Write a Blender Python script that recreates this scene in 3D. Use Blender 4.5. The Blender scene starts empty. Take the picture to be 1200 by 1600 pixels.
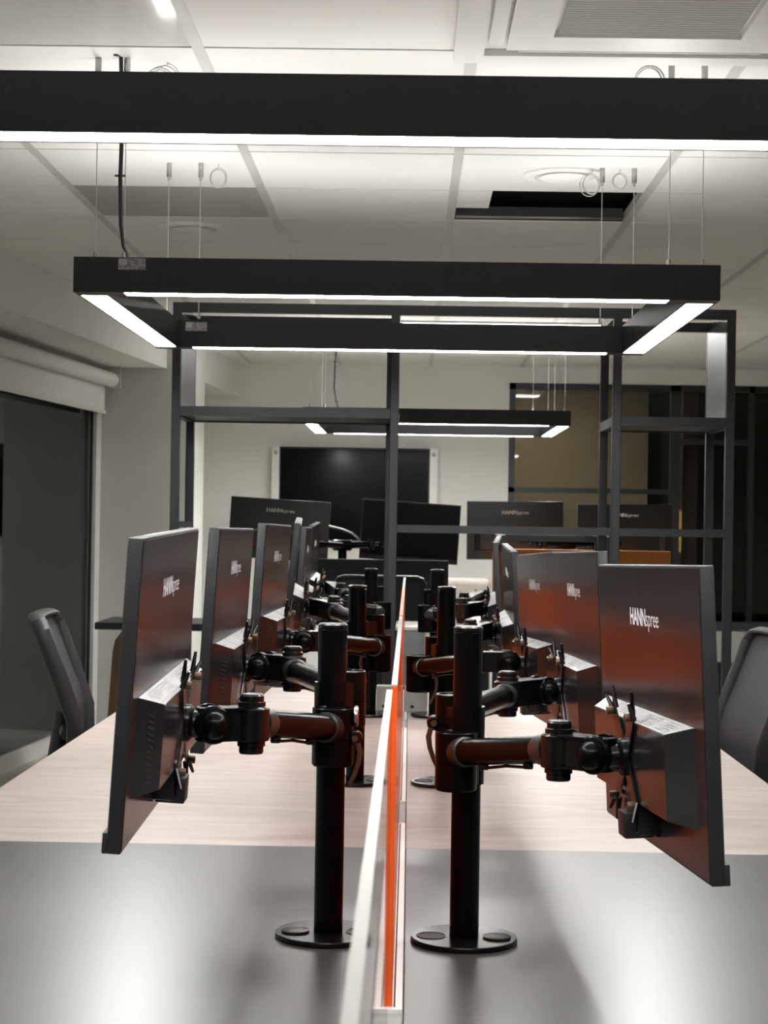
import bpy, bmesh, math, random
from mathutils import Vector, Matrix
random.seed(4)
R_ = math.radians
SC = bpy.context.scene
COL = SC.collection

# ------------------------------------------------------------------ camera, world, exposure
EYE = 1.29
F = 2800.0                       # focal length in pixels of the 1200x1600 frame
cam_d = bpy.data.cameras.new('camera')
cam = bpy.data.objects.new('camera', cam_d)
COL.objects.link(cam)
cam_d.sensor_fit = 'VERTICAL'
cam_d.sensor_height = 36.0
cam_d.sensor_width = 27.0
cam_d.lens = F / 1600 * 36.0
cam_d.clip_start = 0.05
cam_d.clip_end = 60
CAM_R = Matrix.Rotation(0.01471, 3, 'Z') @ Matrix.Rotation(math.pi / 2 + 0.00407, 3, 'X') @ Matrix.Rotation(0.0157, 3, 'Z')
cam.matrix_world = Matrix.Translation((0, 0, EYE)) @ CAM_R.to_4x4()
cam_d.dof.use_dof = True
cam_d.dof.focus_distance = 2.7
cam_d.dof.aperture_fstop = 22
SC.camera = cam

world = bpy.data.worlds.new('night')
SC.world = world
world.use_nodes = True
world.node_tree.nodes['Background'].inputs[0].default_value = (0.8, 0.85, 0.9, 1)
world.node_tree.nodes['Background'].inputs[1].default_value = 0.01
SC.view_settings.view_transform = 'Standard'
SC.view_settings.look = 'None'
SC.view_settings.gamma = 1
SC.view_settings.use_curve_mapping = False
SC.view_settings.exposure = 1.78
DOWN_L = 17.0                    # radiance of the downward diffusers
UP_L = 6.0                       # radiance of the upward diffusers
SC.cycles.max_bounces = 10
SC.cycles.diffuse_bounces = 6
SC.cycles.glossy_bounces = 4
SC.cycles.transparent_max_bounces = 12
SC.cycles.sample_clamp_indirect = 6
SC.cycles.use_denoising = True


def at(px, py, Y):
    """world point at distance Y along the desk for a direction measured in the photograph"""
    d = CAM_R @ Vector(((px - 600) / F, -(py - 800) / F, -1))
    d *= Y / d.y
    return Vector((d.x, Y, EYE + d.z))

# ------------------------------------------------------------------ materials
M = {}
def mat(name, col, rough=0.5, metal=0.0, spec=0.5, emit=None, trans=0.0, alpha=1.0, coat=0.0, ior=1.5):
    m = bpy.data.materials.new(name)
    m.use_nodes = True
    b = m.node_tree.nodes['Principled BSDF']
    b.inputs['Base Color'].default_value = (*col, 1)
    b.inputs['Roughness'].default_value = rough
    b.inputs['Metallic'].default_value = metal
    b.inputs['Specular IOR Level'].default_value = spec
    b.inputs['IOR'].default_value = ior
    b.inputs['Transmission Weight'].default_value = trans
    b.inputs['Alpha'].default_value = alpha
    b.inputs['Coat Weight'].default_value = coat
    if emit:
        b.inputs['Emission Color'].default_value = (*emit[0], 1)
        b.inputs['Emission Strength'].default_value = emit[1]
    M[name] = m
    return m

def add_noise(name, c1, c2, scale, detail=4, stretch=(1, 1, 1), bump=0.0, rough_var=None, lo=0.35, hi=0.65, dist=0.0):
    m = M[name]; nt = m.node_tree; N = nt.nodes; L = nt.links
    b = N['Principled BSDF']
    tc = N.new('ShaderNodeTexCoord'); mp = N.new('ShaderNodeMapping'); mp.inputs['Scale'].default_value = stretch
    nz = N.new('ShaderNodeTexNoise'); nz.inputs['Scale'].default_value = scale; nz.inputs['Detail'].default_value = detail
    nz.inputs['Distortion'].default_value = dist
    cr = N.new('ShaderNodeValToRGB')
    cr.color_ramp.elements[0].position = lo; cr.color_ramp.elements[0].color = (*c1, 1)
    cr.color_ramp.elements[1].position = hi; cr.color_ramp.elements[1].color = (*c2, 1)
    L.new(tc.outputs['Object'], mp.inputs['Vector']); L.new(mp.outputs[0], nz.inputs['Vector'])
    L.new(nz.outputs['Fac'], cr.inputs[0]); L.new(cr.outputs[0], b.inputs['Base Color'])
    if bump:
        bp = N.new('ShaderNodeBump'); bp.inputs['Strength'].default_value = bump; bp.inputs['Distance'].default_value = 0.002
        L.new(nz.outputs['Fac'], bp.inputs['Height']); L.new(bp.outputs[0], b.inputs['Normal'])
    if rough_var:
        mr = N.new('ShaderNodeMapRange'); mr.inputs[3].default_value = rough_var[0]; mr.inputs[4].default_value = rough_var[1]
        L.new(nz.outputs['Fac'], mr.inputs[0]); L.new(mr.outputs[0], b.inputs['Roughness'])
    return m

mat('black_metal', (0.022, 0.023, 0.025), 0.42); add_noise('black_metal', (0.006, 0.0063, 0.0072), (0.008, 0.0083, 0.009), 60)
mat('shelf_metal', (0.035, 0.038, 0.042), 0.45); add_noise('shelf_metal', (0.0085, 0.0105, 0.013), (0.011, 0.013, 0.016), 40)
mat('shelf_panel', (0.16, 0.165, 0.175), 0.35); add_noise('shelf_panel', (0.15, 0.155, 0.165), (0.17, 0.175, 0.185), 12)
mat('gloss_black', (0.008, 0.008, 0.009), 0.24, spec=0.4); add_noise('gloss_black', (0.0035, 0.0035, 0.004), (0.0055, 0.005, 0.005), 30)
mat('satin_black', (0.012, 0.012, 0.013), 0.24, spec=0.12); add_noise('satin_black', (0.002, 0.002, 0.0023), (0.003, 0.003, 0.003), 25)
mat('arm_cap', (0.022, 0.022, 0.021), 0.3)
mat('steel', (0.45, 0.44, 0.42), 0.28, metal=1); add_noise('steel', (0.40, 0.39, 0.37), (0.5, 0.49, 0.47), 80)
mat('bronze', (0.13, 0.075, 0.045), 0.4, metal=0.5)
mat('monitor_back', (0.011, 0.0105, 0.011), 0.21, spec=0.8); add_noise('monitor_back', (0.0105, 0.010, 0.0105), (0.012, 0.0115, 0.012), 9)
mat('monitor_edge', (0.035, 0.037, 0.04), 0.4); add_noise('monitor_edge', (0.013, 0.014, 0.016), (0.017, 0.018, 0.020), 50)
mat('vent_sheen', (0.30, 0.295, 0.29), 0.25, spec=0.8)  # dark plastic coloured pale: sheen of the ring lights put into the colour
mat('vent_slot', (0.015, 0.015, 0.015), 0.5)
mat('vent_line', (0.13, 0.13, 0.128), 0.4)
mat('screen', (0.002, 0.002, 0.004), 0.15, spec=0.25)
mat('print_white', (0.8, 0.8, 0.8), 0.4)
mat('label_grey', (0.22, 0.22, 0.21), 0.5); add_noise('label_grey', (0.10, 0.10, 0.10), (0.35, 0.35, 0.34), 140, stretch=(1, 1, 2.5))
mat('label_light', (0.4, 0.4, 0.39), 0.5)
mat('wood_top', (0.6, 0.52, 0.46), 0.38)
add_noise('wood_top', (0.37, 0.31, 0.275), (0.50, 0.435, 0.395), 2.6, 7, (1.0, 3.6, 1), rough_var=(0.34, 0.46), lo=0.30, hi=0.70, dist=2.2)
mat('dark_top', (0.07, 0.068, 0.066), 0.38, ior=1.85)
add_noise('dark_top', (0.062, 0.061, 0.059), (0.070, 0.069, 0.067), 4, rough_var=(0.30, 0.34))
mat('edge_band', (0.05, 0.045, 0.04), 0.5)
mat('white_laminate', (0.8, 0.79, 0.76), 0.35)
mat('white_gloss', (0.95, 0.93, 0.88), 0.3)
mat('slot_brush', (0.10, 0.04, 0.025), 0.8)
mat('white_plastic', (0.7, 0.7, 0.67), 0.4)
mat('ceiling_tile', (0.74, 0.735, 0.69), 0.75)
add_noise('ceiling_tile', (0.72, 0.715, 0.685), (0.75, 0.745, 0.715), 3)
mat('ceiling_tee', (0.50, 0.50, 0.47), 0.45); add_noise('ceiling_tee', (0.48, 0.48, 0.45), (0.53, 0.53, 0.5), 8)
mat('gloss_panel', (0.7, 0.7, 0.67), 0.07)
mat('panel_off', (0.3, 0.3, 0.285), 0.4)
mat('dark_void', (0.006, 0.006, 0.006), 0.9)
mat('duct_metal', (0.12, 0.12, 0.12), 0.35, metal=0.8)
mat('wall_paint', (0.62, 0.61, 0.565), 0.8); add_noise('wall_paint', (0.69, 0.68, 0.65), (0.72, 0.71, 0.68), 2.5)
mat('wall_grey', (0.52, 0.52, 0.49), 0.8); add_noise('wall_grey', (0.51, 0.51, 0.48), (0.54, 0.54, 0.51), 2.5)
mat('floor_vinyl', (0.4, 0.38, 0.33), 0.45)
add_noise('floor_vinyl', (0.34, 0.33, 0.28), (0.47, 0.46, 0.40), 2.2, 6, (9, 1, 1), rough_var=(0.35, 0.5))
mat('floor_dark', (0.06, 0.06, 0.056), 0.8); add_noise('floor_dark', (0.05, 0.05, 0.047), (0.075, 0.075, 0.07), 15)
mat('white_frame', (0.55, 0.55, 0.52), 0.45)
mat('black_frame', (0.012, 0.012, 0.013), 0.4)
mat('blind_fabric', (0.62, 0.62, 0.59), 0.85); add_noise('blind_fabric', (0.60, 0.60, 0.57), (0.65, 0.65, 0.62), 120)
mat('brown_column', (0.04, 0.022, 0.014), 0.5)
mat('beige_wall', (0.42, 0.38, 0.27), 0.8); add_noise('beige_wall', (0.42, 0.365, 0.29), (0.46, 0.405, 0.325), 2)
mat('chair_frame', (0.014, 0.015, 0.017), 0.45)
mat('chair_fabric', (0.02, 0.021, 0.023), 0.9); add_noise('chair_fabric', (0.008, 0.008, 0.009), (0.014, 0.014, 0.016), 200)
mat('orange_screen', (0.42, 0.13, 0.02), 0.7); add_noise('orange_screen', (0.40, 0.12, 0.018), (0.46, 0.15, 0.025), 80)
mat('slate_fabric', (0.045, 0.048, 0.052), 0.85); add_noise('slate_fabric', (0.018, 0.020, 0.022), (0.024, 0.026, 0.029), 90)
mat('brown_wood', (0.15, 0.075, 0.035), 0.4); add_noise('brown_wood', (0.12, 0.06, 0.028), (0.19, 0.1, 0.05), 3, 6, (8, 8, 1))
mat('sofa_fabric', (0.55, 0.5, 0.44), 0.85); add_noise('sofa_fabric', (0.24, 0.21, 0.18), (0.28, 0.25, 0.215), 60)
mat('wire', (0.5, 0.5, 0.48), 0.35, metal=0.7)
mat('cable_black', (0.01, 0.01, 0.01), 0.45)
mat('light_down', (0.9, 0.9, 0.9), 0.5, emit=((1.0, 0.985, 0.965), DOWN_L))
mat('light_up', (0.9, 0.9, 0.9), 0.5, emit=((1.0, 0.985, 0.965), UP_L))
mat('light_panel', (0.9, 0.9, 0.9), 0.5, emit=((1.0, 0.98, 0.95), 11.0))
mat('warm_light', (0.9, 0.7, 0.4), 0.5, emit=((1.0, 0.62, 0.22), 0.9))

def glassy(name, tint, gloss=0.06, rough=0.02, edge=None, diff=0.0, k=1.0):
    """a pane: straight-through tint plus Fresnel gloss plus a little body colour"""
    m = bpy.data.materials.new(name); m.use_nodes = True
    nt = m.node_tree; N = nt.nodes; L = nt.links; N.clear()
    out = N.new('ShaderNodeOutputMaterial')
    tr = N.new('ShaderNodeBsdfTransparent'); tr.inputs[0].default_value = (*tint, 1)
    gl = N.new('ShaderNodeBsdfGlossy'); gl.inputs['Roughness'].default_value = rough
    fr = N.new('ShaderNodeFresnel'); fr.inputs[0].default_value = 1.5
    mx = N.new('ShaderNodeMixShader')
    mu = N.new('ShaderNodeMath'); mu.operation = 'MULTIPLY'; mu.inputs[1].default_value = k
    L.new(fr.outputs[0], mu.inputs[0]); L.new(mu.outputs[0], mx.inputs[0])
    base = tr.outputs[0]
    if diff:
        df = N.new('ShaderNodeBsdfDiffuse'); df.inputs[0].default_value = (*edge, 1)
        tl = N.new('ShaderNodeBsdfTranslucent'); tl.inputs[0].default_value = (*edge, 1)
        m2 = N.new('ShaderNodeMixShader'); m2.inputs[0].default_value = 0.5
        L.new(df.outputs[0], m2.inputs[1]); L.new(tl.outputs[0], m2.inputs[2])
        m3 = N.new('ShaderNodeMixShader'); m3.inputs[0].default_value = diff
        L.new(tr.outputs[0], m3.inputs[1]); L.new(m2.outputs[0], m3.inputs[2])
        base = m3.outputs[0]
    L.new(base, mx.inputs[1]); L.new(gl.outputs[0], mx.inputs[2])
    L.new(mx.outputs[0], out.inputs[0])
    M[name] = m
glassy('window_glass', (0.85, 0.87, 0.84))
glassy('partition_glass', (0.80, 0.80, 0.76), k=0.6)
glassy('orange_acrylic', (1.0, 0.55, 0.36), edge=(0.92, 0.21, 0.04), diff=0.5, rough=0.08, k=0.45)
glassy('clear_acrylic', (0.93, 0.94, 0.94), edge=(0.8, 0.8, 0.78), diff=0.05, rough=0.03)
mat('orange_edge', (0.95, 0.12, 0.015), 0.35)
mat('pale_edge', (0.36, 0.36, 0.33), 0.7, spec=0.2)
mat('chair_mesh_base', (0.05, 0.052, 0.055), 0.8)
def mesh_cloth():
    m = bpy.data.materials.new('chair_mesh'); m.use_nodes = True
    nt = m.node_tree; N = nt.nodes; L = nt.links
    b = N['Principled BSDF']; b.inputs['Base Color'].default_value = (0.016, 0.017, 0.018, 1); b.inputs['Roughness'].default_value = 0.7
    tc = N.new('ShaderNodeTexCoord'); wv = N.new('ShaderNodeTexWave'); wv.bands_direction = 'Z'; wv.inputs['Scale'].default_value = 60
    mr = N.new('ShaderNodeMapRange'); mr.inputs[3].default_value = 0.88; mr.inputs[4].default_value = 1.0
    L.new(tc.outputs['Object'], wv.inputs[0]); L.new(wv.outputs['Fac'], mr.inputs[0]); L.new(mr.outputs[0], b.inputs['Alpha'])
    M['chair_mesh'] = m
mesh_cloth()
mat('brown_dark', (0.06, 0.04, 0.025), 0.6)

# ------------------------------------------------------------------ mesh builder
class MB:
    def __init__(s): s.bm = bmesh.new(); s.mi = 0
    def _tag(s, n0):
        s.bm.faces.ensure_lookup_table()
        for f in s.bm.faces[n0:]: f.material_index = s.mi
    def box(s, c, d, R=None, bev=0.0, seg=2):
        n0 = len(s.bm.faces)
        mt = Matrix.Translation(Vector(c)) @ (R.to_4x4() if R else Matrix()) @ Matrix.Diagonal((d[0], d[1], d[2], 1))
        r = bmesh.ops.create_cube(s.bm, size=1, matrix=mt)
        if bev:
            es = list({e for v in r['verts'] for e in v.link_edges})
            bmesh.ops.bevel(s.bm, geom=es, offset=bev, segments=seg, profile=0.5, affect='EDGES')
        s._tag(n0); return s
    def bx(s, x0, x1, y0, y1, z0, z1, bev=0.0):
        return s.box(((x0 + x1) / 2, (y0 + y1) / 2, (z0 + z1) / 2), (abs(x1 - x0), abs(y1 - y0), abs(z1 - z0)), None, bev)
    def cyl(s, p0, p1, r0, r1=None, seg=28, bev=0.0):
        n0 = len(s.bm.faces)
        p0 = Vector(p0); p1 = Vector(p1); d = p1 - p0
        q = Vector((0, 0, 1)).rotation_difference(d.normalized()).to_matrix().to_4x4()
        r = bmesh.ops.create_cone(s.bm, cap_ends=True, segments=seg, radius1=r0, radius2=r0 if r1 is None else r1, depth=d.length,
                              matrix=Matrix.Translation((p0 + p1) / 2) @ q)
        if bev:
            es = [e for e in {e for v in r['verts'] for e in v.link_edges} if any(len(f.verts) > 4 for f in e.link_faces)]
            bmesh.ops.bevel(s.bm, geom=es, offset=bev, segments=2, profile=0.5, affect='EDGES')
        s._tag(n0); return s
    def lathe(s, p0, axis, prof, seg=28):
        n0 = len(s.bm.faces)
        q = Vector((0, 0, 1)).rotation_difference(Vector(axis).normalized()).to_matrix()
        p0 = Vector(p0); rings = []
        for (r, h) in prof:
            if r < 1e-6: rings.append([s.bm.verts.new(p0 + q @ Vector((0, 0, h)))])
            else: rings.append([s.bm.verts.new(p0 + q @ Vector((r * math.cos(2 * math.pi * k / seg), r * math.sin(2 * math.pi * k / seg), h))) for k in range(seg)])
        for a, b in zip(rings, rings[1:]):
            for k in range(seg):
                k2 = (k + 1) % seg
                if len(a) == 1 and len(b) == 1: continue
                if len(a) == 1: s.bm.faces.new((a[0], b[k2], b[k]))
                elif len(b) == 1: s.bm.faces.new((a[k], a[k2], b[0]))
                else: s.bm.faces.new((a[k], a[k2], b[k2], b[k]))
        s._tag(n0); return s
    def tube(s, pts, r, seg=10, closed=False):
        n0 = len(s.bm.faces)
        pts = [Vector(p) for p in pts]; n = len(pts); rings = []
        up = None
        for i, p in enumerate(pts):
            if closed: t = pts[(i + 1) % n] - pts[i - 1]
            else: t = pts[min(i + 1, n - 1)] - pts[max(i - 1, 0)]
            t.normalize()
            if up is None: up = t.orthogonal().normalized()
            up = (up - t * up.dot(t)).normalized(); sd = t.cross(up)
            rr = r[i] if isinstance(r, (list, tuple)) else r
            rings.append([s.bm.verts.new(p + (up * math.cos(2 * math.pi * k / seg) + sd * math.sin(2 * math.pi * k / seg)) * rr) for k in range(seg)])
        m = n if closed else n - 1
        for i in range(m):
            a = rings[i]; b = rings[(i + 1) % n]
            for k in range(seg): s.bm.faces.new((a[k], a[(k + 1) % seg], b[(k + 1) % seg], b[k]))
        if not closed:
            s.bm.faces.new(list(reversed(rings[0]))); s.bm.faces.new(rings[-1])
        s._tag(n0); return s
    def loft(s, loops, cap=True):
        n0 = len(s.bm.faces)
        rs = [[s.bm.verts.new(Vector(p)) for p in lp] for lp in loops]; n = len(rs[0])
        for a, b in zip(rs, rs[1:]):
            for k in range(n): s.bm.faces.new((a[k], a[(k + 1) % n], b[(k + 1) % n], b[k]))
        if cap: s.bm.faces.new(list(reversed(rs[0]))); s.bm.faces.new(rs[-1])
        s._tag(n0); return s
    def prism(s, poly, z0, z1, X=Matrix()):
        return s.loft([[X @ Vector((x, y, z0)) for x, y in poly], [X @ Vector((x, y, z1)) for x, y in poly]])
    def quad(s, *pts):
        n0 = len(s.bm.faces); s.bm.faces.new([s.bm.verts.new(Vector(p)) for p in pts]); s._tag(n0); return s
    def transform(s, X): bmesh.ops.transform(s.bm, matrix=X, verts=s.bm.verts); return s
    def build(s, name, mats, parent=None, origin=(0, 0, 0), kind=None):
        bmesh.ops.recalc_face_normals(s.bm, faces=s.bm.faces)
        o_ = Vector(origin)
        if o_.length: bmesh.ops.translate(s.bm, vec=-o_, verts=s.bm.verts)
        me = bpy.data.meshes.new(name); s.bm.to_mesh(me); s.bm.free()
        for m in (mats if isinstance(mats, (list, tuple)) else [mats]): me.materials.append(M[m])
        for p in me.polygons: p.use_smooth = True
        me.set_sharp_from_angle(angle=R_(32))
        o = bpy.data.objects.new(name, me); COL.objects.link(o)
        if parent: o.parent = parent
        else: o.location = o_
        if kind: o['kind'] = kind
        return o

def thing(name, label, cat, loc=(0, 0, 0), group=None, mw=None):
    o = bpy.data.objects.new(name, None); COL.objects.link(o)
    o.empty_display_size = 0.1
    if mw is not None: o.matrix_world = mw
    else: o.location = loc
    o['label'] = label; o['category'] = cat
    if group: o['group'] = group
    return o
def tag(o, label, cat, group=None):
    o['label'] = label; o['category'] = cat
    if group: o['group'] = group
    return o
def copy_tree(o, parent=None):
    c = o.copy(); COL.objects.link(c); c.parent = parent
    for ch in [x for x in bpy.data.objects if x.parent == o]: copy_tree(ch, c)
    return c
def text_mesh(txt, size, bold=0.0):
    cu = bpy.data.curves.new('t', 'FONT'); cu.body = txt; cu.size = size; cu.extrude = 0.0; cu.offset = bold
    ob = bpy.data.objects.new('t', cu); COL.objects.link(ob)
    bpy.context.view_layer.update()
    me = bpy.data.meshes.new_from_object(ob.evaluated_get(bpy.context.evaluated_depsgraph_get()))
    bpy.data.objects.remove(ob); bpy.data.curves.remove(cu)
    return me

# ------------------------------------------------------------------ room shell
CEIL = 2.40
YB = 12.9                        # back wall
def lw(y): return -1.86 + 0.095 * (y - 10.6)      # window wall, slightly turned
def lb(y): return -1.457 + 0.095 * (y - 10.6)     # bulkhead face
XR = 4.2
m = MB(); m.bx(-7.0, XR, -2.6, YB + 3.2, -0.05, 0.0); m.build('floor', 'floor_vinyl', kind='structure')
# ceiling: tiles in a 0.65 x 0.6 grid with wide tees along the room
xs = [0.13 + 0.65 * k for k in range(-12, 8)]
ys = [6.03 + 0.60 * k for k in range(-15, 13)]
HOLE = (0.13, 6.03); OFFP = (-1.17, 6.03); GLOSS = (-1.17, 3.63)
CASS = [(0.13, 3.57)]
m = MB()
for x in xs[:-1]:
    for y in ys[:-1]:
        if x + 0.65 < lw(max(y, -2)) - 0.4 or x > XR or y > YB or y < -2.7: continue
        key = (round(x, 2), round(y, 2))
        x1 = min(x + 0.65, XR); y1 = min(y + 0.6, YB + 0.1)
        if key == HOLE:
            m.mi = 0; m.bx(x + 0.015, x + 0.13, y + 0.002, y + 0.33, CEIL, CEIL + 0.02); continue
        m.mi = {OFFP: 2, GLOSS: 3}.get(key, 0)
        m.bx(x + 0.012, x1 - 0.012, y + 0.0055, y1 - 0.0055, CEIL, CEIL + 0.02)
for x in xs:
    if x > XR or x < -3.6: continue
    m.mi = 1; m.bx(x - 0.015, x + 0.015, -2.6, YB, CEIL - 0.001, CEIL + 0.03)
for y in ys:
    if -2.6 < y < YB:
        m.mi = 4; m.bx(-3.6, XR, y - 0.008, y + 0.008, CEIL + 0.005, CEIL + 0.03)
m.mi = 4; m.bx(-7.0, XR, -2.6, YB + 3.2, CEIL + 0.6, CEIL + 0.65)
m.build('ceiling', ['ceiling_tile', 'ceiling_tee', 'panel_off', 'gloss_panel', 'dark_void'], kind='structure')
# plenum lining above the opening
m = MB()
m.bx(0.0, 0.10, 5.9, 6.75, CEIL + 0.03, CEIL + 0.6); m.bx(0.82, 0.92, 5.9, 6.75, CEIL + 0.03, CEIL + 0.6)
m.bx(0.0, 0.92, 6.66, 6.75, CEIL + 0.03, CEIL + 0.6); m.bx(0.0, 0.92, 5.8, 5.9, CEIL + 0.03, CEIL + 0.6)
m.build('ceiling_void', 'dark_void', kind='structure')
m = MB(); m.bx(0.15, 0.76, 6.555, 6.585, CEIL + 0.005, CEIL + 0.04)
m.bx(0.15, 0.76, 6.59, 6.605, CEIL + 0.005, CEIL + 0.025)
for k in range(7): m.cyl((0.22 + k * 0.08, 6.552, CEIL + 0.022), (0.22 + k * 0.08, 6.556, CEIL + 0.022), 0.006, seg=10)
tag(m.build('cable_tray', 'duct_metal'), 'perforated metal rail crossing the dark opening in the ceiling', 'cable tray')

# walls
def wall_strip(name, pts, z0, z1, th, material):
    """vertical slab following plan points; thickness to the left of travel"""
    m = MB()
    for (a, b) in zip(pts, pts[1:]):
        a = Vector((*a, 0)); b = Vector((*b, 0)); n = Vector((-(b - a).y, (b - a).x, 0)).normalized() * th
        m.loft([[(*p.xy, z0) for p in (a, b, b + n, a + n)], [(*p.xy, z1) for p in (a, b, b + n, a + n)]])
    return m.build(name, material, kind='structure')
GX0 = 0.70                       # glazed part of the back wall starts here
m = MB(); m.bx(-2.2, GX0, YB, YB + 0.12, 0, CEIL + 0.02); m.bx(GX0, XR, YB, YB + 0.12, 2.285, CEIL + 0.02)
m.build('wall_back', 'wall_paint', kind='structure')
wall_strip('wall_left', [(lw(8.2), 8.2), (lw(-2.6), -2.6)], 0, CEIL, -0.12, 'wall_grey')
m = MB(); wy0, wy1 = 8.2, 10.6
m.loft([[(lw(y) - d, y, z) for (y, d, z) in ((wy0, 0.12, 2.06), (wy0, 0, 2.06), (wy0, 0, 2.2), (wy0, 0.12, 2.2))],
        [(lw(y) - d, y, z) for (y, d, z) in ((wy1, 0.12, 2.06), (wy1, 0, 2.06), (wy1, 0, 2.2), (wy1, 0.12, 2.2))]])
m.build('wall_left', 'wall_grey', kind='structure')
# column beside the window: camera-facing face at y = 10.6
m = MB(); m.bx(-2.6, -1.31, 10.6, 11.3, 0, CEIL + 0.02); m.build('wall_column', 'wall_grey', kind='structure')
m = MB(); m.loft([[(lw(11.3), 11.3, z) for z in (0, CEIL)] + [(lw(11.3) - 0.12, 11.3, z) for z in (CEIL, 0)],
                  [(lw(12.9), 12.9, z) for z in (0, CEIL)] + [(lw(12.9) - 0.12, 12.9, z) for z in (CEIL, 0)]])
m.build('wall_left', 'wall_grey', kind='structure')
# bulkhead
zb = 2.163
def bulk(y0, y1):
    m = MB()
    m.loft([[(lb(y0), y0, zb), (lb(y0), y0, CEIL + 0.01), (lw(y0) - 0.02, y0, CEIL + 0.01), (lw(y0) - 0.02, y0, zb)],
            [(lb(y1), y1, zb), (lb(y1), y1, CEIL + 0.01), (lw(y1) - 0.02, y1, CEIL + 0.01), (lw(y1) - 0.02, y1, zb)]])
    return m.build('bulkhead', 'wall_paint', kind='structure')
bulk(-2.6, 10.6); bulk(11.3, 12.9)
m = MB(); m.bx(XR, XR + 0.1, -2.6, YB + 3.2, 0, CEIL + 0.02); m.build('wall_right', 'wall_paint', kind='structure')
m = MB(); m.bx(-3.6, XR, -2.7, -2.6, 0, CEIL + 0.02); m.build('wall_front', 'wall_paint', kind='structure')
# space seen through the left window
m = MB(); m.bx(-7, -1.99, 10.3, 10.4, 0, CEIL); m.bx(-7, -6.9, -2.6, 10.3, 0, CEIL)
m.build('wall_outer', 'wall_grey', kind='structure')
m = MB(); m.bx(-7, -2.05, 10.285, 10.3, 0, 0.10); m.build('baseboard_outer', 'white_frame', kind='structure')
m = MB(); m.loft([[(-7, 5, 0.004), (lw(5) - 0.13, 5, 0.004), (lw(10.28) - 0.1, 10.28, 0.004), (-7, 10.28, 0.004)],
                  [(-7, 5, 0.008), (lw(5) - 0.13, 5, 0.008), (lw(10.28) - 0.1, 10.28, 0.008), (-7, 10.28, 0.008)]])
m.build('floor_outer', 'floor_dark', kind='structure')
# window
def along(m, y0, y1, d0, d1, z0, z1):
    """bar following the window wall: d = distance into the room"""
    return m.loft([[(lw(y0) + d0, y0, z0), (lw(y0) + d1, y0, z0), (lw(y0) + d1, y0, z1), (lw(y0) + d0, y0, z1)],
                   [(lw(y1) + d0, y1, z0), (lw(y1) + d1, y1, z0), (lw(y1) + d1, y1, z1), (lw(y1) + d0, y1, z1)]])
m = MB(); along(m, 8.2, 10.6, -0.08, 0.02, 0.0, 0.07); along(m, 10.5, 10.6, -0.08, 0.02, 0.07, 2.06)
win = m.build('window_1', 'white_frame', kind='structure')
m = MB(); along(m, 10.485, 10.5, -0.015, 0.0, 0.07, 2.06); along(m, 8.2, 10.485, -0.03, 0.0, 1.93, 2.06)
m.build('inner_frame', 'black_frame', win)
m = MB(); along(m, 8.2, 10.5, -0.030, -0.022, 0.07, 2.0); m.build('glass_pane', 'window_glass', win)
# roller blind
bl = thing('roller_blind', 'white roller blind half rolled up above the tall left window', 'blind', (lw(9.6), 9.6, 2.09))
o0 = bl.location
m = MB(); m.cyl((lw(8.3) + 0.10, 8.3, 2.085), (lw(10.52) + 0.10, 10.52, 2.085), 0.042, seg=32, bev=0.004)
m.build('roller_tube', 'blind_fabric', bl, o0)
m = MB(); along(m, 8.3, 10.52, 0.055, 0.058, 1.90, 2.085); m.build('blind_fabric', 'blind_fabric', bl, o0)
m = MB(); along(m, 8.3, 10.53, 0.047, 0.066, 1.885, 1.905); m.build('bottom_rail', 'white_frame', bl, o0)
m = MB(); along(m, 10.52, 10.535, 0.0, 0.15, 2.04, 2.16); m.build('end_bracket', 'white_frame', bl, o0)

# glazed partition at the back right
gz = MB()
z1g = 2.285
for (xa, xb) in ((GX0, GX0 + 0.045), (1.86, 1.93), (2.42, 2.46), (3.2, 3.26), (XR - 0.05, XR)): gz.bx(xa, xb, YB - 0.01, YB + 0.06, 0, z1g)
gz.bx(GX0, XR, YB - 0.01, YB + 0.06, z1g - 0.045, z1g)
gz.bx(GX0, 1.86, YB - 0.01, YB + 0.05, 1.50, 1.535)
gz.bx(1.93, 2.42, YB - 0.01, YB + 0.05, 1.86, 1.90)
gz.bx(GX0, XR, YB - 0.01, YB + 0.05, 0.0, 0.08)
w2 = gz.build('window_2', 'black_frame', kind='structure')
m = MB(); m.bx(GX0 + 0.045, 1.86, YB + 0.02, YB + 0.028, 0.08, 2.24); m.build('glass_pane', 'partition_glass', w2)
m = MB(); m.bx(1.93, 2.42, YB + 0.02, YB + 0.028, 0.08, 2.24); m.build('glass_pane', 'partition_glass', w2)
m = MB(); m.bx(2.46, XR - 0.05, YB + 0.02, YB + 0.028, 0.08, 2.24); m.build('glass_pane', 'partition_glass', w2)
# rooms behind it
m = MB(); m.bx(-0.2, 1.95, YB + 1.9, YB + 2.0, 0, CEIL + 0.3); m.bx(-0.3, -0.2, YB + 0.12, YB + 2.0, 0, CEIL + 0.3)
m.build('wall_beyond', 'beige_wall', kind='structure')
m = MB(); m.bx(-0.2, 1.95, YB + 0.12, YB + 2.0, CEIL + 0.02, CEIL + 0.06); m.build('ceiling_beyond', 'ceiling_tile', kind='structure')
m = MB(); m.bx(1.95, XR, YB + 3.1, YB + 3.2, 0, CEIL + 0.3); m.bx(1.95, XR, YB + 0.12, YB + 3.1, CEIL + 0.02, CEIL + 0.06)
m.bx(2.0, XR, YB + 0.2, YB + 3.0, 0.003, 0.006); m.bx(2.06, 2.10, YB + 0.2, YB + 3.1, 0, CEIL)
m.build('wall_unlit', 'dark_void', kind='structure')  # darkness of an unlit room put into near-black surfaces
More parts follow.
